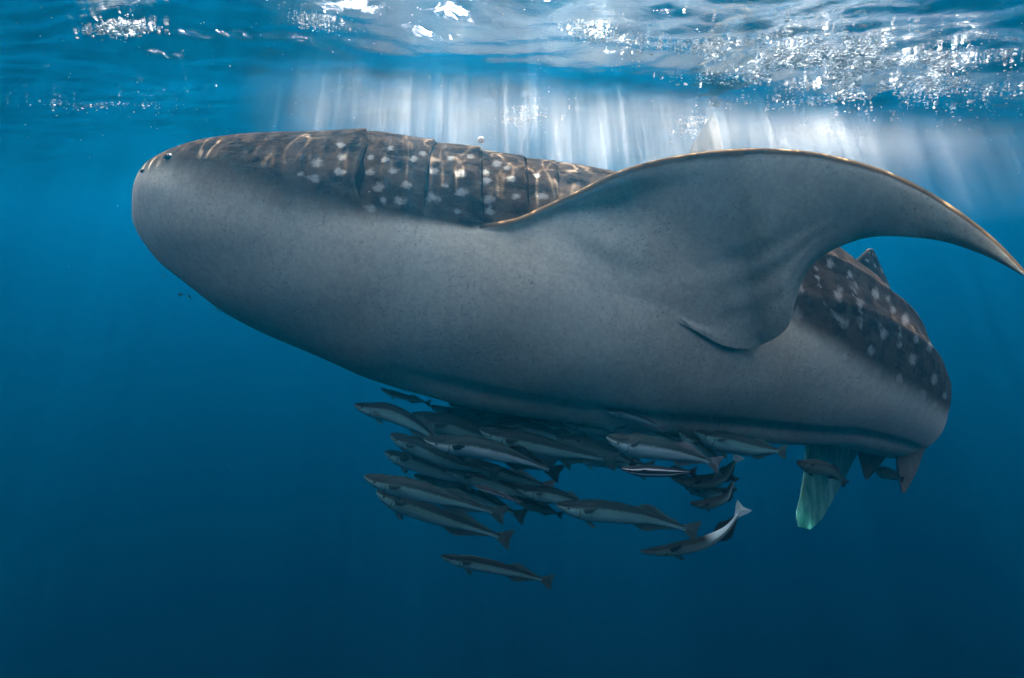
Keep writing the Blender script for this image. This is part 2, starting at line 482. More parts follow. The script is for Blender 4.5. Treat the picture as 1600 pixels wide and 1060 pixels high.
for x, y, r in spots:
    e = 1.5 if x > 1000 else 0.85
    dd = np.hypot((px - x) * (1.25 if x > 1000 else 0.8), (py - y) * (0.8 if x > 1000 else 1.2)) / (r * np.where(x > 1000, 1.0, 1.0))
    spot = np.maximum(spot, np.where(vis, np.clip(1.6 - dd, 0, 1.6) / 1.6, 0))
# the rest of the back carries its own rows of spots
gu = np.mod(UU, 0.17) / 0.17 - 0.5; gv = np.mod(VV, 0.26) / 0.26 - 0.5
rows = np.clip(1.3 - np.hypot(gu * 0.17, gv * 0.18) / 0.035, 0, 1)
spot = np.where(vis & (UU < U[22]), spot, rows * 0.8)

m_sk, t = new_mat('whale_shark_hide')
skc = t.attr('skin', 'Vector')
d_ = t.attr('dorsal'); s_ = t.attr('spots')
n1 = t.noise(skc, 9.0, 5.0, 0.6)
n2 = t.noise(skc, 45.0, 4.0, 0.65)
n3 = t.noise(skc, 3.0, 3.0, 0.5)
speck = t.ramp(t.noise(skc, 62.0, 3.0, 0.65), 0.56, 0.70)
belly = t.mix(n1, (0.76, 0.71, 0.51), (0.88, 0.83, 0.60))
belly = t.mix(t.math('MULTIPLY', speck, t.ramp(n3, 0.35, 0.65, 0.2, 0.85)), belly, (0.26, 0.235, 0.18))
belly = t.mix(t.ramp(n2, 0.30, 0.75, 0.45, 0.0), belly, (0.52, 0.47, 0.36))
back = t.mix(t.ramp(n1, 0.38, 0.62), (0.014, 0.0105, 0.0078), (0.082, 0.058, 0.039))
back = t.mix(t.ramp(n3, 0.4, 0.7, 0.0, 0.5), back, (0.060, 0.036, 0.021))
back = t.mix(t.math('MULTIPLY', t.ramp(n2, 0.4, 0.75), 0.35), back, (0.10, 0.080, 0.060))
sp = t.math('ADD', s_, t.math('MULTIPLY', t.math('SUBTRACT', t.noise(skc, 30.0, 4.0, 0.7), 0.5), 1.3))
spm = t.math('MULTIPLY', t.ramp(sp, 0.24, 0.74), t.ramp(s_, 0.02, 0.12))
back = t.mix(t.math('MULTIPLY', spm, 0.8), back, (0.30, 0.29, 0.25))
n4 = t.noise(skc, 17.0, 4.0, 0.7)
belly = t.mix(t.ramp(n4, 0.42, 0.68, 0.0, 0.30), belly, (0.40, 0.36, 0.275))
scar = t.n('VectorMath', {0: t.attr('flow', 'Vector'), 1: (2.5, 34.0, 1.0)}, operation='MULTIPLY').outputs[0]
belly = t.mix(t.ramp(t.noise(scar, 1.0, 3.0, 0.6, 1.2), 0.64, 0.74, 0.0, 0.35), belly, (0.90, 0.85, 0.68))
edge = t.ramp(t.math('ADD', d_, t.math('MULTIPLY', t.math('SUBTRACT', n1, 0.5), 0.35)), 0.1, 0.9)
streak = t.n('VectorMath', {0: t.attr('flow', 'Vector'), 1: (2.2, 11.0, 1.0)}, operation='MULTIPLY').outputs[0]
back = t.mix(t.math('MULTIPLY', t.ramp(t.noise(streak, 2.0, 4.0, 0.6, 0.8), 0.5, 0.72), 0.55), back, (0.11, 0.085, 0.062))
colr = t.mix(edge, belly, back)
colr = t.mix(t.math('MULTIPLY', t.attr('lit_rim'), t.ramp(n1, 0.3, 0.6, 0.35, 1.0)), colr, (0.20, 0.125, 0.06))  # golden sunlight on the brown edge skin, painted into the colour
bmp = t.n('Bump', {'Strength': 0.25, 'Distance': 0.006, 'Height': t.math('ADD', n2, t.math('MULTIPLY', n1, 0.6))}).outputs[0]
t.out(t.n('BsdfDiffuse', {'Color': colr, 'Roughness': 0.8, 'Normal': bmp}).outputs[0])      # wet hide in water has almost no gloss

m_dark, t = new_mat('shaded_flesh')
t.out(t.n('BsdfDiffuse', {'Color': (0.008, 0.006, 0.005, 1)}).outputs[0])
m_eye, t = new_mat('eye_wet_black')
t.out(t.n('BsdfPrincipled', {'Base Color': (0.012, 0.012, 0.012, 1), 'Roughness': 0.12}).outputs[0])

shark = empty('whale_shark', tuple(Cq[NU // 3]))
tag(shark, 'huge spotted whale shark with pale grey belly, five gill slits and one raised pectoral fin', 'whale shark')
base = np.array(shark.location)
def shark_part(name, V, faces, mat, dorsal=None, spotv=None, skin=None, parent=None, flow=None, lit_rim=None):
    me = mesh_np(name, np.asarray(V).reshape(-1, 3) - base, faces)
    n = len(me.vertices)
    attr_f(me, 'dorsal', np.zeros(n) if dorsal is None else dorsal)
    attr_f(me, 'spots', np.zeros(n) if spotv is None else spotv)
    attr_v(me, 'skin', (np.asarray(V).reshape(-1, 3) * np.array([1, 1, 1])) if skin is None else skin)
    attr_v(me, 'flow', np.asarray(V).reshape(-1, 3) if flow is None else flow)
    attr_f(me, 'lit_rim', np.zeros(n) if lit_rim is None else lit_rim)
    return link(name, me, mat, parent or shark)
capn, capt = list(range(NV)), [(NU - 1) * NV + j for j in range(NV)]
bodyF = grid_faces(NU, NV).tolist() + [capn, capt[::-1]]
shark_part('body', Pm, bodyF, m_sk, dors, spot, Pm.reshape(-1, 3), flow=np.stack([UU, VV * 0.6, 0 * UU], -1))
# pectoral: the upper face and the very edge are dark, the underside pale
fd = np.where(under[None] > 0, sstep(0.034, 0.014, T2) * sstep(1.4, 2.2, np.repeat(f_s[:, None], FV.shape[1], 1)), 1.0)
tipd = sstep(0.80, 0.93, S2) * (under[None] > 0) * sstep(0.25, 0.75, T2) * 0.75
fd = np.maximum(fd, tipd)
froot = FVm.reshape(-1, 3)
fspot = np.clip(1.3 - np.hypot(np.mod(S2 * 9, 1) - .5, np.mod(T2 * 4, 1) - .5) / 0.22, 0, 1) * (under[None] < 0)
shark_part('pectoral_fin', FVm, grid_faces(fm, fn).tolist() + [list(range(fn))[::-1], [(fm - 1) * fn + j for j in range(fn)]], m_sk, fd, fspot, froot,
           lit_rim=sstep(0.05, 0.012, T2) * sstep(1.6, 3.0, np.repeat(f_s[:, None], FV.shape[1], 1)))

def simple_fin(name, lead, trail, thick, dorsal, ns=40, nt=24, spotted=False, mat=None):
    V, ft, fs, fnn, s = fin_loft(np.array(lead, float), np.array(trail, float), ns, nt, thick)
    n, mm = V.shape[:2]
    dv = np.full((n, mm), float(dorsal))
    sp_ = np.clip(1.2 - np.hypot(np.mod(np.arange(n) / n * 4, 1)[:, None] - .5, np.mod(ft * 3, 1)[None] - .5) / 0.25, 0, 1) if spotted else np.zeros((n, mm))
    return shark_part(name, V, grid_faces(n, mm).tolist() + [list(range(mm))[::-1], [(n - 1) * mm + j for j in range(mm)]], mat or m_sk, dv, sp_)
m_tq, t = new_mat('water_tinted_fin')
tpos = t.n('NewGeometry').outputs['Position']
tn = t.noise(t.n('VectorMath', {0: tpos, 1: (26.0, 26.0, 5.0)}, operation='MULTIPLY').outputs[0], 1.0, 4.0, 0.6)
tcol = t.mix(t.ramp(tn, 0.35, 0.72), (0.10, 0.42, 0.34), (0.36, 0.76, 0.66))  # whitish fin; the green light of the water is painted into its colour
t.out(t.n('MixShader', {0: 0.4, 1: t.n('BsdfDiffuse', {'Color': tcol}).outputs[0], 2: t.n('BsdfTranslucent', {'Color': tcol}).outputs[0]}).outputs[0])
simple_fin('pectoral_fin', [(1262, 660, 4.62), (1260, 700, 4.62), (1257, 735, 4.62), (1251, 775, 4.60), (1244, 805, 4.58), (1247, 823, 4.58)],
           [(1362, 672, 4.75), (1340, 708, 4.74), (1322, 745, 4.72), (1302, 780, 4.68), (1284, 812, 4.64), (1266, 828, 4.62)], [.10, .08, .06, .04, .03, .015], 0.05, mat=m_tq)
simple_fin('dorsal_fin', [(1318, 440, 5.00), (1330, 414, 5.02), (1344, 402, 5.05), (1357, 389, 5.10)],
           [(1412, 505, 5.45), (1396, 460, 5.40), (1380, 424, 5.32), (1365, 390, 5.14)], [.12, .08, .05, .015], 1.0, spotted=True)
simple_fin('tail_fin', [(1122, 420, 7.2), (1095, 300, 7.15), (1076, 245, 7.1), (1094, 208, 7.05), (1110, 180, 7.0)],
           [(1180, 430, 7.35), (1150, 310, 7.25), (1130, 250, 7.2), (1126, 210, 7.15), (1116, 180, 7.0)], [.14, .10, .07, .05, .02], 1.0)
simple_fin('pelvic_fin', [(1398, 676, 5.10), (1400, 705, 5.08), (1402, 735, 5.06), (1409, 770, 5.05)],
           [(1455, 676, 5.25), (1444, 705, 5.2), (1432, 738, 5.15), (1414, 771, 5.06)], [.06, .045, .03, .010], 0.65)
simple_fin('pelvic_fin', [(1336, 690, 4.95), (1343, 715, 4.95), (1348, 735, 4.95), (1353, 750, 4.95)],
           [(1398, 690, 5.1), (1384, 715, 5.08), (1369, 735, 5.03), (1356, 750, 4.97)], [.06, .045, .03, .010], 0.65)

# gill openings: dark flesh strips, gap shade painted in, along each flap's free edge
bv2 = body_bvh(Pm)
def on_skin(x, y, lift=0.004):
    p0 = at(x, y, 0.2); dr = at(x, y, 1.0) - CC; dr /= np.linalg.norm(dr)
    h = bv2.ray_cast(Vector(p0), Vector(dr))
    if h[0] is None: return None
    nr = np.array(h[1]);
    if nr @ dr > 0: nr = -nr
    return np.array(h[0]) + nr * lift, nr
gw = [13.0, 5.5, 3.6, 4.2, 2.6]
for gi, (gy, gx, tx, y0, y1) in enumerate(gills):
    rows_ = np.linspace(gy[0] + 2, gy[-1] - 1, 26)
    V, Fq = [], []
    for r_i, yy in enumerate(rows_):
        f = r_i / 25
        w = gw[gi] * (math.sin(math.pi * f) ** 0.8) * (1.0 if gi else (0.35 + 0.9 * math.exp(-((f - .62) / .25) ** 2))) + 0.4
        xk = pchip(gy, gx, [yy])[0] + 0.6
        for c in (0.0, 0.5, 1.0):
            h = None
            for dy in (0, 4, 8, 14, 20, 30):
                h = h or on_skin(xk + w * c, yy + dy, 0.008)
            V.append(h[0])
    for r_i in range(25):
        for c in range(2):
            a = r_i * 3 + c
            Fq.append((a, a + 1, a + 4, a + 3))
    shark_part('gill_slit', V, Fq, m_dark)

def ball(name, c, r, mat, parent, sq=(1, 1, 1), base_=None, n=16, flat_axis=None):
    th = np.linspace(0.02, math.pi - 0.02, n); ph = np.linspace(0, 2 * math.pi, 2 * n, endpoint=False)
    V = np.stack([np.sin(th)[:, None] * np.cos(ph) * sq[0], np.sin(th)[:, None] * np.sin(ph) * sq[1], np.cos(th)[:, None] + 0 * ph], -1) * np.array([1, 1, sq[2]]) * r
    V = V.reshape(-1, 3) + np.asarray(c) - (np.zeros(3) if base_ is None else base_)
    Fq = grid_faces(n, 2 * n).tolist() + [list(range(2 * n))[::-1], [(n - 1) * 2 * n + j for j in range(2 * n)]]
    return link(name, mesh_np(name, V, Fq), mat, parent)
e, en = on_skin(265, 246, 0.0)
eye = ball('eye', e, 0.019, m_eye, shark, base_=base)
shark_part('eye_socket', [e + 0.027 * math.cos(a) * RGT * 1.3 + 0.027 * math.sin(a) * np.cross(en, RGT) + en * 0.003 for a in np.linspace(0, 6.283, 20, endpoint=False)],
           [list(range(20))], m_dark, parent=eye)
e, en = on_skin(224, 268, 0.0)
ball('nostril', e, 0.016, m_dark, shark, sq=(1.2, .5, .7), base_=base)
m_wht, t = new_mat('pale_nodule')
t.out(t.n('BsdfPrincipled', {'Base Color': (0.6, 0.6, 0.57, 1), 'Roughness': 0.6, 'Specular IOR Level': 0.1}).outputs[0])
ball('pale_nodule', at(752, 219, 3.93), 0.020, m_wht, shark, base_=base)

# ------------------------------------------------------------------ remoras
def remora_mat(name, top, flank, belly, line, stripe, rear=False):
    m, t = new_mat(name)
    v = t.attr('height'); al = t.attr('along')
    nz = t.noise(t.attr('skin', 'Vector'), 60.0, 3.0, 0.6)
    vv_ = t.math('ADD', v, t.math('MULTIPLY', t.math('SUBTRACT', nz, 0.5), 0.22))
    c = t.mix(t.ramp(vv_, -0.75, -0.25), belly, flank)
    c = t.mix(t.ramp(vv_, 0.12, 0.5), c, top)
    band = t.math('MULTIPLY', t.ramp(t.math('ABSOLUTE', t.math('SUBTRACT', v, 0.12)), 0.10, 0.26, 1.0, 0.0), stripe)
    c = t.mix(band, c, line)
    if rear:
        c = t.mix(t.math('MULTIPLY', t.ramp(al, 0.50, 0.66), t.ramp(v, -0.35, 0.1)), c, (0.66, 0.80, 0.68))
    if stripe > 0.8:
        for h in (0.48, -0.36):
            w = t.ramp(t.math('ABSOLUTE', t.math('SUBTRACT', v, h)), 0.07, 0.15, 0.9, 0.0)
            c = t.mix(w, c, (0.62, 0.62, 0.58))
    v2_ = t.math('MULTIPLY', t.math('MULTIPLY', v, v), 0.028)
    gl_ = t.ramp(t.math('ABSOLUTE', t.math('SUBTRACT', t.math('ADD', al, v2_), 0.205)), 0.003, 0.009, 0.65, 0.0)
    c = t.mix(t.math('MULTIPLY', gl_, t.ramp(v, 0.45, 0.2)), c, (0.02, 0.03, 0.027))
    mo = t.math('MULTIPLY', t.ramp(al, 0.10, 0.085), t.ramp(t.math('ABSOLUTE', t.math('ADD', v, 0.12)), 0.05, 0.14, 0.7, 0.0))
    c = t.mix(mo, c, (0.02, 0.03, 0.027))
    c = t.mix(t.math('MULTIPLY', nz, 0.22), c, (0.06, 0.09, 0.075))
    t.out(t.n('BsdfPrincipled', {'Base Color': c, 'Roughness': 0.4, 'Specular IOR Level': 0.06}).outputs[0])
    return m
M_R = {'grey': remora_mat('remora_grey', (0.012, 0.022, 0.018), (0.19, 0.42, 0.35), (0.38, 0.64, 0.55), (0.05, 0.08, 0.065), 0.4),
       'pale': remora_mat('remora_pale', (0.02, 0.034, 0.028), (0.38, 0.60, 0.52), (0.6, 0.8, 0.7), (0.28, 0.28, 0.26), 0.3),
       'dark': remora_mat('remora_dark', (0.008, 0.014, 0.012), (0.09, 0.155, 0.125), (0.24, 0.34, 0.28), (0.02, 0.02, 0.02), 0.5),
       'curl': remora_mat('remora_white_rear', (0.008, 0.014, 0.012), (0.09, 0.155, 0.125), (0.24, 0.34, 0.28), (0.02, 0.02, 0.02), 0.5, True),
       'striped': remora_mat('remora_striped', (0.012, 0.012, 0.012), (0.02, 0.02, 0.02), (0.25, 0.25, 0.23), (0.012, 0.012, 0.012), 1.0),
       'white': remora_mat('remora_white_belly', (0.03, 0.03, 0.03), (0.6, 0.6, 0.55), (0.75, 0.74, 0.68), (0.5, 0.5, 0.45), 0.1)}
def fin_mat(name, c0, c1):
    m, t = new_mat(name)
    nz = t.noise(t.n('TexCoord').outputs['Object'], 120.0, 2.0, 0.5)
    col_ = t.mix(nz, c0, c1)
    a = t.n('BsdfPrincipled', {'Base Color': col_, 'Roughness': 0.5, 'Specular IOR Level': 0.05}).outputs[0]
    b = t.n('BsdfTranslucent', {'Color': col_}).outputs[0]
    t.out(t.n('MixShader', {0: 0.35, 1: a, 2: b}).outputs[0])
    return m
M_F = {'grey': fin_mat('fin_grey', (0.05, 0.085, 0.07), (0.12, 0.18, 0.15)), 'pale': fin_mat('fin_pale', (0.20, 0.21, 0.19), (0.34, 0.34, 0.30)),
       'dark': fin_mat('fin_dark', (0.012, 0.013, 0.013), (0.03, 0.03, 0.03)), 'white': fin_mat('fin_white', (0.40, 0.54, 0.46), (0.6, 0.74, 0.64))}
M_F['striped'] = M_F['curl'] = M_F['dark']
m_disc, t = new_mat('sucker_disc')
t.out(t.n('BsdfPrincipled', {'Base Color': (0.025, 0.036, 0.032, 1), 'Roughness': 0.7, 'Specular IOR Level': 0.03}).outputs[0])

PH = ([0, .03, .07, .13, .22, .34, .48, .62, .75, .86, .94, 1.0], [.10, .30, .48, .68, .90, 1.0, .96, .78, .52, .33, .25, .24])
PW = ([0, .03, .07, .13, .22, .34, .48, .62, .75, .86, .94, 1.0], [.16, .50, .72, .86, .92, .90, .80, .58, .36, .20, .12, .08])
def remora(label, pts, h_px, d, style, group, name='remora', roll=0.0, fins=None, pect=0.35, lean=0.0, cat='remora', tailmat=None, detail=True):
    """a slender fish along a curved centre line given nose to tail"""
    pts = np.array(pts, float)
    k = np.linspace(0, 1, len(pts))
    n = 34 if detail else 14
    mm = 16 if detail else 8
    s = np.linspace(0, 1, n) ** 1.0
    dd = d if np.ndim(d) else np.full(len(pts), d)
    Cp = np.array([at(x, y, z) for x, y, z in zip(pchip(k, pts[:, 0], s), pchip(k, pts[:, 1], s), pchip(k, dd, s))])
    for _ in range(3): Cp[1:-1] = (Cp[:-2] + 2 * Cp[1:-1] + Cp[2:]) / 4
    L = np.linalg.norm(np.diff(Cp, axis=0), axis=1).sum()
    H = 0.525 * h_px * float(np.mean(dd)) / F
    W = H * 0.95
    T_ = np.gradient(Cp, axis=0); T_ /= np.linalg.norm(T_, axis=1)[:, None]
    up0 = UPV * math.cos(roll) - FWD * math.sin(roll)          # roll > 0 tips the back away, showing the belly side
    U_ = up0 - T_ * (T_ @ up0)[:, None]; U_ /= np.linalg.norm(U_, axis=1)[:, None]
    S_ = np.cross(T_, U_)
    hh, ww = pchip(*PH, s) * H, pchip(*PW, s) * W
    cen = Cp + U_ * ((H - hh) * 0.42 * sstep(0.32, 0.02, s))[:, None]
    an = np.linspace(0, 2 * math.pi, mm, endpoint=False)
    ca, sa = np.cos(an), np.sin(an)
    ct = np.where(ca[None] > 0, ca[None] * (1 - 0.25 * sstep(0.30, 0.10, s))[:, None], ca[None])
    V = cen[:, None] + U_[:, None] * (hh[:, None] * ct)[..., None] + S_[:, None] * (ww[:, None] * sa[None])[..., None]
    root = empty(name, tuple(Cp[n // 2]))
    b0 = Cp[n // 2]
    tag(root, label, cat, group)
    me = mesh_np('body', V.reshape(-1, 3) - b0, grid_faces(n, mm).tolist() + [list(range(mm))[::-1], [(n - 1) * mm + j for j in range(mm)]])
    attr_f(me, 'height', np.repeat(ca[None], n, 0)); attr_f(me, 'along', np.repeat(s[:, None], mm, 1))
    attr_v(me, 'skin', V.reshape(-1, 3))
    body = link('body', me, M_R[style], root)
    fm_ = M_F[fins or style]
    def fr(q):
        g = lambda a: np.array([np.interp(q, s, a[:, i]) for i in range(3)])
        u, sd, tt = g(U_), g(S_), g(T_)
        return g(cen), tt / np.linalg.norm(tt), u / np.linalg.norm(u), sd / np.linalg.norm(sd), np.interp(q, s, hh), np.interp(q, s, ww)
    def plate(nm, ol, nrm, th, mat, par=root):
        ol = np.array(ol); nn = len(ol); cc_ = ol.mean(0)
        e0 = [p for p in ol]
        V_ = [p + nrm * th * 0.2 for p in e0] + [p - nrm * th * 0.2 for p in e0] + [cc_ + nrm * th, cc_ - nrm * th]
        F_ = []
        for i in range(nn):
            j = (i + 1) % nn
            F_ += [(i, j, 2 * nn), (nn + j, nn + i, 2 * nn + 1), (i, nn + i, nn + j, j)]
        return link(nm, mesh_np(nm, np.array(V_) - b0, F_), mat, par, smooth=False)
    c, tt, u, sd, h_, w_ = fr(1.0)
    Lt = L * 0.105
    plate('tail_fin', [c - tt * Lt * .5 + u * h_ * .5, c + tt * Lt * .15 + u * (h_ + Lt * .22), c + tt * Lt * .6 + u * (h_ + Lt * .48), c + tt * Lt * 1.0 + u * (h_ * .6 + Lt * .66),
                       c + tt * Lt * .88 + u * Lt * .28, c + tt * Lt * .80, c + tt * Lt * .88 - u * Lt * .28,
                       c + tt * Lt * 1.0 - u * (h_ * .6 + Lt * .66), c + tt * Lt * .6 - u * (h_ + Lt * .48), c + tt * Lt * .15 - u * (h_ + Lt * .22), c - tt * Lt * .5 - u * h_ * .5], sd, 0.004, M_F[tailmat] if tailmat else fm_)
    if not detail: return root
    for nm, sg, q0, q1, ht in (('dorsal_fin', 1, .60, .93, .050), ('anal_fin', -1, .60, .92, .048)):
        ol, bs = [], []
        for f in np.linspace(0, 1, 7):
            c, tt, u, sd, h_, w_ = fr(q0 + (q1 - q0) * f)
            bs.append(c + u * sg * h_ * 0.8)
            prof = [0.05, .75, 1.0, .72, .42, .28, .12][int(round(f * 6))]
            ol.append(c + u * sg * (h_ + ht * L * prof) + tt * L * 0.03 * (1 if f < 1 else .6))
        plate(nm, ol + bs[::-1], sd, 0.004, fm_)
    for sg in (1, -1):
        c, tt, u, sd, h_, w_ = fr(.225)
        p0 = c + sd * sg * w_ * .92 + u * h_ * .05
        ax = tt * 0.80 + u * pect * (1 if sg == 1 else 0.6) + sd * sg * 0.42; ax /= np.linalg.norm(ax)
        sw = np.cross(ax, sd * sg); sw /= np.linalg.norm(sw)
        nrm = np.cross(ax, sw); nrm /= np.linalg.norm(nrm)
        lp = L * 0.125
        plate('pectoral_fin', [p0 + sw * lp * .14, p0 + ax * lp * .5 + sw * lp * .2, p0 + ax * lp + sw * lp * .05, p0 + ax * lp * .95 - sw * lp * .06, p0 + ax * lp * .5 - sw * lp * .16, p0 - sw * lp * .12], nrm, 0.003, fm_)
        c, tt, u, sd, h_, w_ = fr(.27)
        p0 = c - u * h_ * .93 + sd * sg * w_ * .2
        ax = tt * .75 - u * .55 + sd * sg * .25; ax /= np.linalg.norm(ax)
        nrm = np.cross(ax, tt); nrm /= np.linalg.norm(nrm); sw = np.cross(nrm, ax)
        lp = L * .085
        plate('pelvic_fin', [p0 + sw * lp * .2, p0 + ax * lp + sw * lp * .05, p0 + ax * lp * .7 - sw * lp * .18, p0 - sw * lp * .2], nrm, 0.003, fm_)
        c, tt, u, sd, h_, w_ = fr(.105)
        e_ = c + sd * sg * w_ * .93 + u * h_ * .16
        ball('eye', e_, max(H * .115, 0.004), m_eye, root, base_=b0, n=7)
    # sucker disc: a flat ribbed oval on the crown of the head
    V_, F_ = [], []
    for f in np.linspace(0, 1, 12):
        c, tt, u, sd, h_, w_ = fr(.015 + .22 * f)
        wd = w_ * .8 * math.sin(math.pi * (0.08 + .84 * f)) ** .6
        tp = c + u * h_ * .70
        hgt = H * (.08 + .03 * (int(round(f * 11)) % 2))
        V_ += [tp - sd * wd, tp - sd * wd * .8 + u * hgt, tp + sd * wd * .8 + u * hgt, tp + sd * wd]
    for i in range(11):
        for j in range(3):
            a = i * 4 + j; F_.append((a, a + 1, a + 5, a + 4))
    link('sucker_disc', mesh_np('sucker_disc', np.array(V_) - b0, F_), m_disc, root, smooth=False)
    return root
G = 'remoras swimming under the whale shark'
R = lambda *a, **k: remora(*a, group=G, **k)
R('small slender remora alone above the left end of the school, against the shark belly', [(594, 609), (630, 620), (666, 629)], 10, 3.75, 'dark')
R('uppermost of the remoras whose heads poke out at the left edge of the school', [(553, 638), (600, 643), (650, 664), (688, 694)], 27, 3.5, 'grey', pect=-.4)
R('large grey remora with clear gill line in the row just above the palest one', [(640, 655), (700, 664), (770, 690), (846, 722)], 36, 3.6, 'grey', roll=.25)
R('dark small headed remora tucked behind the upper left of the school', [(672, 638), (710, 648), (755, 668), (795, 688)], 20, 3.9, 'dark')
R('remora with head left of the palest remora and partly covered by it', [(608, 684), (650, 697), (710, 724), (765, 738)], 28, 3.45, 'grey', roll=.2)
R('palest large remora in the upper left of the school, black pectoral fin on white flank', [(662, 692), (730, 697), (800, 713), (858, 734)], 33, 3.3, 'pale', fins='dark', roll=.25)
R('greenish remora with pointed dark head, third down along the left edge of the school', [(600, 711), (640, 720), (700, 742), (760, 756)], 26, 3.6, 'grey')
R('large remora with arched dorsal fin leading the lower left pair', [(568, 750), (630, 761), (700, 780), (770, 800)], 31, 3.2, 'grey', roll=.15)
R('lower remora of the left pair, tail fin spread over open blue water', [(586, 773), (635, 789), (705, 814), (780, 838)], 31, 3.4, 'grey')
R('remora with spread tail fin just above the lower left pair', [(645, 747), (690, 758), (750, 779), (806, 802)], 24, 3.7, 'grey')
R('long dark backed remora running along the middle of the lower rows', [(693, 739), (740, 747), (800, 766), (846, 782)], 25, 3.6, 'grey')
R('tiny remora showing a bright white sliver of belly in the lower middle rows', [(742, 760), (772, 769), (806, 784)], 9, 3.25, 'white', roll=.5, fins='pale')
R('green grey remora ahead of the long one, below a gap of blue water', [(806, 768), (850, 772), (885, 780), (912, 788)], 25, 3.5, 'grey')
R('dark short remora half hidden below the green grey one', [(804, 779), (838, 792), (872, 803)], 17, 3.6, 'dark')
R('long lower remora with tail dropped low, right of the middle', [(868, 795), (930, 798), (1000, 807), (1072, 826)], 34, 3.3, 'grey')
R('lone remora lowest of all, hanging under the school', [(688, 873), (740, 880), (800, 893), (848, 906)], 21, 3.6, 'grey')
R('dark remora curving upward with bright white rear body and tail, lowest at the right', [(1000, 866), (1050, 859), (1100, 848), (1134, 828), (1153, 804)], 20, 3.3, 'curl', tailmat='white', roll=-.1)
R('black remora with two white stripes and a round black tail', [(970, 735), (1010, 736), (1050, 738), (1078, 738)], 18, 3.08, 'striped', roll=.1)
R('small dark remora with thin tail curled straight up', [(1078, 790), (1108, 787), (1134, 777), (1146, 752)], 16, 3.4, 'dark')
R('dark remora whose bent tail ends in a white tip, behind the striped one', [(1050, 752), (1095, 754), (1130, 744), (1149, 720)], 22, 3.7, 'dark', tailmat='white')
R('large pale remora with pectoral fin raised, right of the middle under the belly', [(947, 690), (1000, 697), (1060, 708), (1110, 722)], 36, 3.12, 'pale', roll=.2, pect=1.1, fins='pale')
R('rightmost big remora of the school, level body and small upright tail', [(1085, 681), (1130, 690), (1180, 701), (1216, 705)], 31, 3.5, 'grey')
sd_ = skin_d(985, 648)
R('small pale remora lying flat on the belly fold of the shark', [(938, 641), (975, 647), (1008, 657), (1030, 667)], 14, (sd_ - .05) if sd_ else 3.4, 'pale', roll=.2)
R('remora with drooping tail between the raised fin remora and the rightmost big one', [(1060, 680), (1088, 696), (1112, 716), (1120, 738)], 23, 3.6, 'grey')
R('shadowed remora pressed to the belly at the upper left of the school', [(716, 643), (760, 649), (820, 662), (880, 677)], 24, 3.9, 'dark')
R('second shadowed remora along the belly, behind the upper row', [(786, 654), (840, 662), (895, 677), (945, 692)], 23, 3.85, 'dark')
R('dim grey remora directly under the middle of the belly', [(826, 659), (870, 665), (930, 678), (980, 692)], 24, 3.8, 'grey')
R('slim remora close to the belly below the small one on the fold', [(876, 661), (920, 666), (968, 675), (1008, 687)], 21, 3.75, 'grey')
R('grey remora just above the head of the raised fin remora', [(933, 665), (978, 669), (1020, 679), (1060, 692)], 24, 3.7, 'grey')
R('dark remora left of the raised fin remora, below a slit of blue water', [(866, 687), (905, 693), (950, 708), (985, 722)], 28, 3.6, 'dark')
R('broad grey remora overlapping the tail of the palest one', [(748, 677), (810, 689), (880, 705), (945, 718)], 32, 3.42, 'grey', roll=.2)
R('remora seen beneath the broad grey one, hooked anal fin', [(880, 711), (930, 718), (975, 724), (1010, 728)], 22, 3.7, 'grey')
R('dark remora with spread fins in front of the far green pectoral fin', [(1244, 727), (1270, 729), (1298, 736), (1317, 752)], 23, 3.6, 'dark', pect=.9)
R('stubby dark remora under the pelvic fins of the shark', [(1368, 736), (1388, 740), (1408, 748)], 18, 4.95, 'dark')
R('remora behind the black tail of the striped one, nose tilted down', [(1056, 746), (1090, 760), (1122, 773), (1140, 764)], 26, 3.8, 'grey')
R('dim remora squeezed against the belly, nose just under the start of the fold', [(700, 634), (745, 641), (800, 650), (850, 664)], 18, 3.95, 'dark')
R('dim remora close under the belly, nose above a small slit of blue water', [(760, 664), (815, 671), (870, 684), (920, 702)], 26, 3.75, 'grey')
R('dim remora right of the middle with its back touching the belly', [(985, 668), (1030, 674), (1080, 688), (1125, 702)], 24, 3.8, 'grey')
R('shadowed remora wedged between the belly and the rightmost big one', [(1050, 673), (1095, 680), (1140, 690), (1180, 699)], 22, 3.85, 'dark')
R('remora under the palest one, mostly hidden, pale pectoral fin hanging down', [(690, 716), (740, 728), (800, 745), (850, 758)], 24, 3.6, 'grey', pect=-.8, fins='pale')
R('remora filling the gap behind the left end of the upper rows', [(716, 664), (770, 676), (830, 694), (880, 716)], 28, 3.7, 'grey')
GS = 'tiny fish below the shark snout'
for i, (p, h) in enumerate((([(278, 460), (282, 460.5), (287, 461)], 3.6), ([(293, 462), (296, 464), (298, 468)], 3.6), ([(336, 483), (339, 484), (343, 486)], 2.6), ([(255, 431), (257, 432), (260, 433)], 2.4))):
    remora(['dark speck sized fish, left one of the close pair below the chin', 'dark speck sized fish tilted nose up, right one of the close pair below the chin', 'minute dark fish beside the shark jaw, right of the close pair', 'minute dark fish just off the snout, above the close pair'][i], p, h, 3.5, 'dark', group=GS, name='small_fish', cat='fish', detail=False)

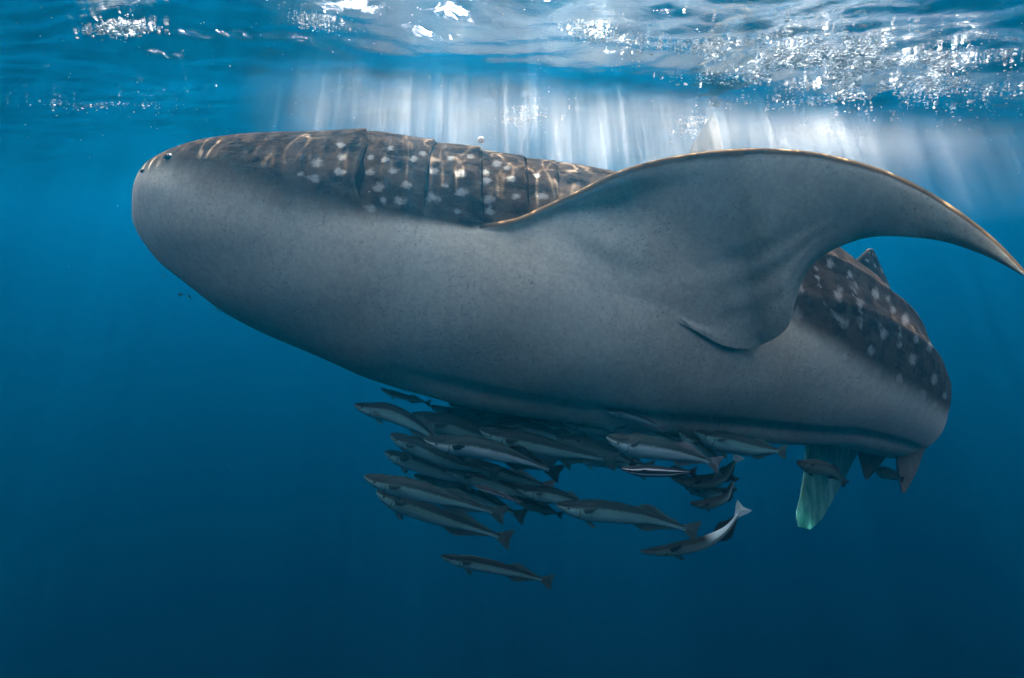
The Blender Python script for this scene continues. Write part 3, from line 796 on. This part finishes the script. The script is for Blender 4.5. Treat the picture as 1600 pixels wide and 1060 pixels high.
# ------------------------------------------------------------------ bubbles and foam under the surface
m_bub, t = new_mat('bubble_white')
t.out(t.n('MixShader', {0: 0.55, 1: t.n('BsdfTranslucent', {'Color': (0.32, 0.34, 0.34, 1)}).outputs[0],
                        2: t.n('BsdfPrincipled', {'Base Color': (0.3, 0.31, 0.31, 1), 'Roughness': 0.12}).outputs[0]}).outputs[0])
ph_ = (1 + 5 ** .5) / 2
ICO = np.array([(-1, ph_, 0), (1, ph_, 0), (-1, -ph_, 0), (1, -ph_, 0), (0, -1, ph_), (0, 1, ph_), (0, -1, -ph_), (0, 1, -ph_), (ph_, 0, -1), (ph_, 0, 1), (-ph_, 0, -1), (-ph_, 0, 1)])
ICO /= np.linalg.norm(ICO[0])
ICF = np.array([(0, 11, 5), (0, 5, 1), (0, 1, 7), (0, 7, 10), (0, 10, 11), (1, 5, 9), (5, 11, 4), (11, 10, 2), (10, 7, 6), (7, 1, 8), (3, 9, 4), (3, 4, 2), (3, 2, 6), (3, 6, 8), (3, 8, 9), (4, 9, 5), (2, 4, 11), (6, 2, 10), (8, 6, 7), (9, 8, 1)])
from mathutils import noise as mnoise
def surf_z(x, y):
    i = np.clip(np.searchsorted(xs, x) - 1, 0, len(xs) - 2); j = np.clip(np.searchsorted(ys, y) - 1, 0, len(ys) - 2)
    fx, fy = (x - xs[i]) / (xs[i + 1] - xs[i]), (y - ys[j]) / (ys[j + 1] - ys[j])
    return Z[i, j] * (1 - fx) * (1 - fy) + Z[i + 1, j] * fx * (1 - fy) + Z[i, j + 1] * (1 - fx) * fy + Z[i + 1, j + 1] * fx * fy
def blobs(name, pts, rad, sq, mat):
    n = len(pts)
    V = (pts[:, None] + ICO[None] * rad[:, None, None] * sq[:, None]).reshape(-1, 3)
    Fq = (ICF[None] + (np.arange(n) * 12)[:, None, None]).reshape(-1, 3)
    return tag(link(name, mesh_np(name, V, Fq), mat), kind='stuff')
def on_surface(px_, py_):
    dr = FWD + RGT * ((px_ - 800) / F)[:, None] + UPV * ((530 - py_) / F)[:, None]
    k = (0 - CAM_Z) / dr[:, 2]
    return CC + dr * k[:, None]
def foam_cloud(name, cx, cy, sx, sy, tilt, n, r0, r1, depth, cut):
    a, b = rng.normal(0, 1, n), rng.normal(0, 1, n)
    X_ = cx + sx * a; Y_ = cy + sy * b + tilt * a * sx
    ok = Y_ < 230
    P_ = on_surface(X_[ok], Y_[ok])
    keep = np.array([mnoise.noise(Vector((p[0] * 3.2, p[1] * 2.0, 1.0))) + 0.5 * mnoise.noise(Vector((p[0] * 9, p[1] * 5, 4.0))) > cut for p in P_])
    P_ = P_[keep]
    r = r0 + (r1 - r0) * rng.random(len(P_)) ** 4
    P_[:, 2] = surf_z(P_[:, 0], P_[:, 1]) - r - depth * rng.random(len(P_)) ** 2
    sq = np.stack([1 + rng.random(len(P_)), 1 + rng.random(len(P_)) * .6, 0.45 + rng.random(len(P_)) * .5], -1)
    return blobs(name, P_, r, sq, mat=m_bub)
foam_cloud('foam', 1360, 108, 105, 26, 0.05, 9000, 0.003, 0.014, 0.05, -0.02)
foam_cloud('foam', 1180, 80, 90, 22, 0.1, 1500, 0.003, 0.010, 0.04, 0.05)
foam_cloud('foam', 188, 45, 26, 4, 0.02, 500, 0.003, 0.011, 0.02, -0.3)
foam_cloud('foam', 495, 32, 22, 6, 0.1, 200, 0.002, 0.008, 0.02, -0.2)
foam_cloud('foam', 940, 40, 34, 7, 0.15, 600, 0.002, 0.009, 0.02, -0.1)
foam_cloud('foam', 1085, 190, 14, 10, -.2, 260, 0.004, 0.012, 0.05, -0.3)
foam_cloud('foam', 815, 178, 24, 6, -.1, 240, 0.003, 0.010, 0.05, -0.2)
foam_cloud('foam', 150, 160, 60, 5, 0.05, 160, 0.003, 0.010, 0.05, -0.2)
# loose bubbles drifting in the sunlit water
n = 1100
bp = np.stack([rng.uniform(-4.5, 5.5, n), rng.uniform(3.0, 9.5, n), -np.abs(rng.normal(0.05, 0.35, n)) - 0.06], -1)
blobs('bubbles', bp, 0.0012 + 0.0035 * rng.random(n) ** 3, np.ones((n, 3)), m_bub)

n = 260
bp = np.stack([rng.uniform(-4, 4, n), rng.uniform(2.2, 6.5, n), rng.uniform(-4.2, -0.4, n)], -1)
blobs('plankton_specks', bp, 0.0007 + 0.0012 * rng.random(n) ** 2, np.ones((n, 3)), m_bub)

# bubble curtain behind the shark, under the surface, sunbeam shafts shaped into its density
A0, B0 = np.array([-2.0, 4.5]), np.array([7.0, 7.9])
LN = float(np.linalg.norm(B0 - A0)); ang = math.atan2(B0[1] - A0[1], B0[0] - A0[0])
WD, HT = 1.5, 1.25
bxm = [(x, y, z) for z in (-HT, 0.0) for x, y in ((0, -WD / 2), (LN, -WD / 2), (LN, WD / 2), (0, WD / 2))]
me = mesh_np('bubble_mist', bxm, [(0, 3, 2, 1), (4, 5, 6, 7), (0, 1, 5, 4), (1, 2, 6, 5), (2, 3, 7, 6), (3, 0, 4, 7)])
m, t = new_mat('bubble_mist')
oc = t.n('TexCoord').outputs['Object']
sx_ = t.n('SeparateXYZ', {0: oc}).outputs
ca_, sa_ = math.cos(ang), math.sin(ang)
lx, ly = (sdir.x * ca_ + sdir.y * sa_) / sdir.z, (-sdir.x * sa_ + sdir.y * ca_) / sdir.z
along = t.math('SUBTRACT', sx_[0], t.math('MULTIPLY', sx_[2], lx))
across = t.math('SUBTRACT', sx_[1], t.math('MULTIPLY', sx_[2], ly))
fl = t.n('CombineXYZ', {0: along, 1: t.math('MULTIPLY', across, 0.45), 2: 0.0}).outputs[0]
cl = t.n('CombineXYZ', {0: sx_[0], 1: sx_[1], 2: t.math('MULTIPLY', sx_[2], 2.0)}).outputs[0]
streak = t.ramp(t.noise(fl, 4.5, 4.0, 0.65), 0.35, 0.72)  # shafts of light put into the density, slanted along the sun direction
puff = t.ramp(t.noise(cl, 1.1, 4.0, 0.6), 0.30, 0.65)
dep = t.math('MULTIPLY', sx_[2], -1.0)
reach = t.math('ADD', 0.26, t.math('MULTIPLY', streak, 0.72))
vert = t.math('EXPONENT', t.math('MULTIPLY', t.math('POWER', t.math('DIVIDE', dep, reach), 1.5), -1.0))
vert = t.math('MULTIPLY', vert, t.ramp(t.math('SUBTRACT', dep, t.math('MULTIPLY', puff, 0.10)), -0.04, 0.34))
vert = t.math('MULTIPLY', vert, t.ramp(dep, HT - 0.35, HT - 0.02, 1.0, 0.0))
wid = t.ramp(t.math('ABSOLUTE', sx_[1]), 0.15, WD / 2 - 0.02, 1.0, 0.0)
ends = t.math('MULTIPLY', t.ramp(sx_[0], 0.1, 1.6), t.ramp(sx_[0], LN - 6.3, LN - 0.1, 1.0, 0.0))
den = t.math('MULTIPLY', t.math('MULTIPLY', vert, wid), t.math('MULTIPLY', ends, t.math('ADD', t.math('MULTIPLY', puff, 0.75), 0.25)))
den = t.math('MULTIPLY', den, t.math('ADD', 0.6, t.math('MULTIPLY', streak, 0.5)))
den = t.math('MULTIPLY', den, 0.52)
den = t.math('DIVIDE', den, t.math('ADD', 1.0, t.math('MULTIPLY', den, 1.6)))
t.out(vol=t.n('VolumePrincipled', {'Density': den, 'Color': (0.96, 0.93, 0.86, 1), 'Anisotropy': 0.2}).outputs[0])
mist = link('bubble_mist', me, m, smooth=False)
mist.location = (A0[0], A0[1], -0.13)
mist.rotation_euler = (0, 0, ang)
tag(mist, kind='stuff')
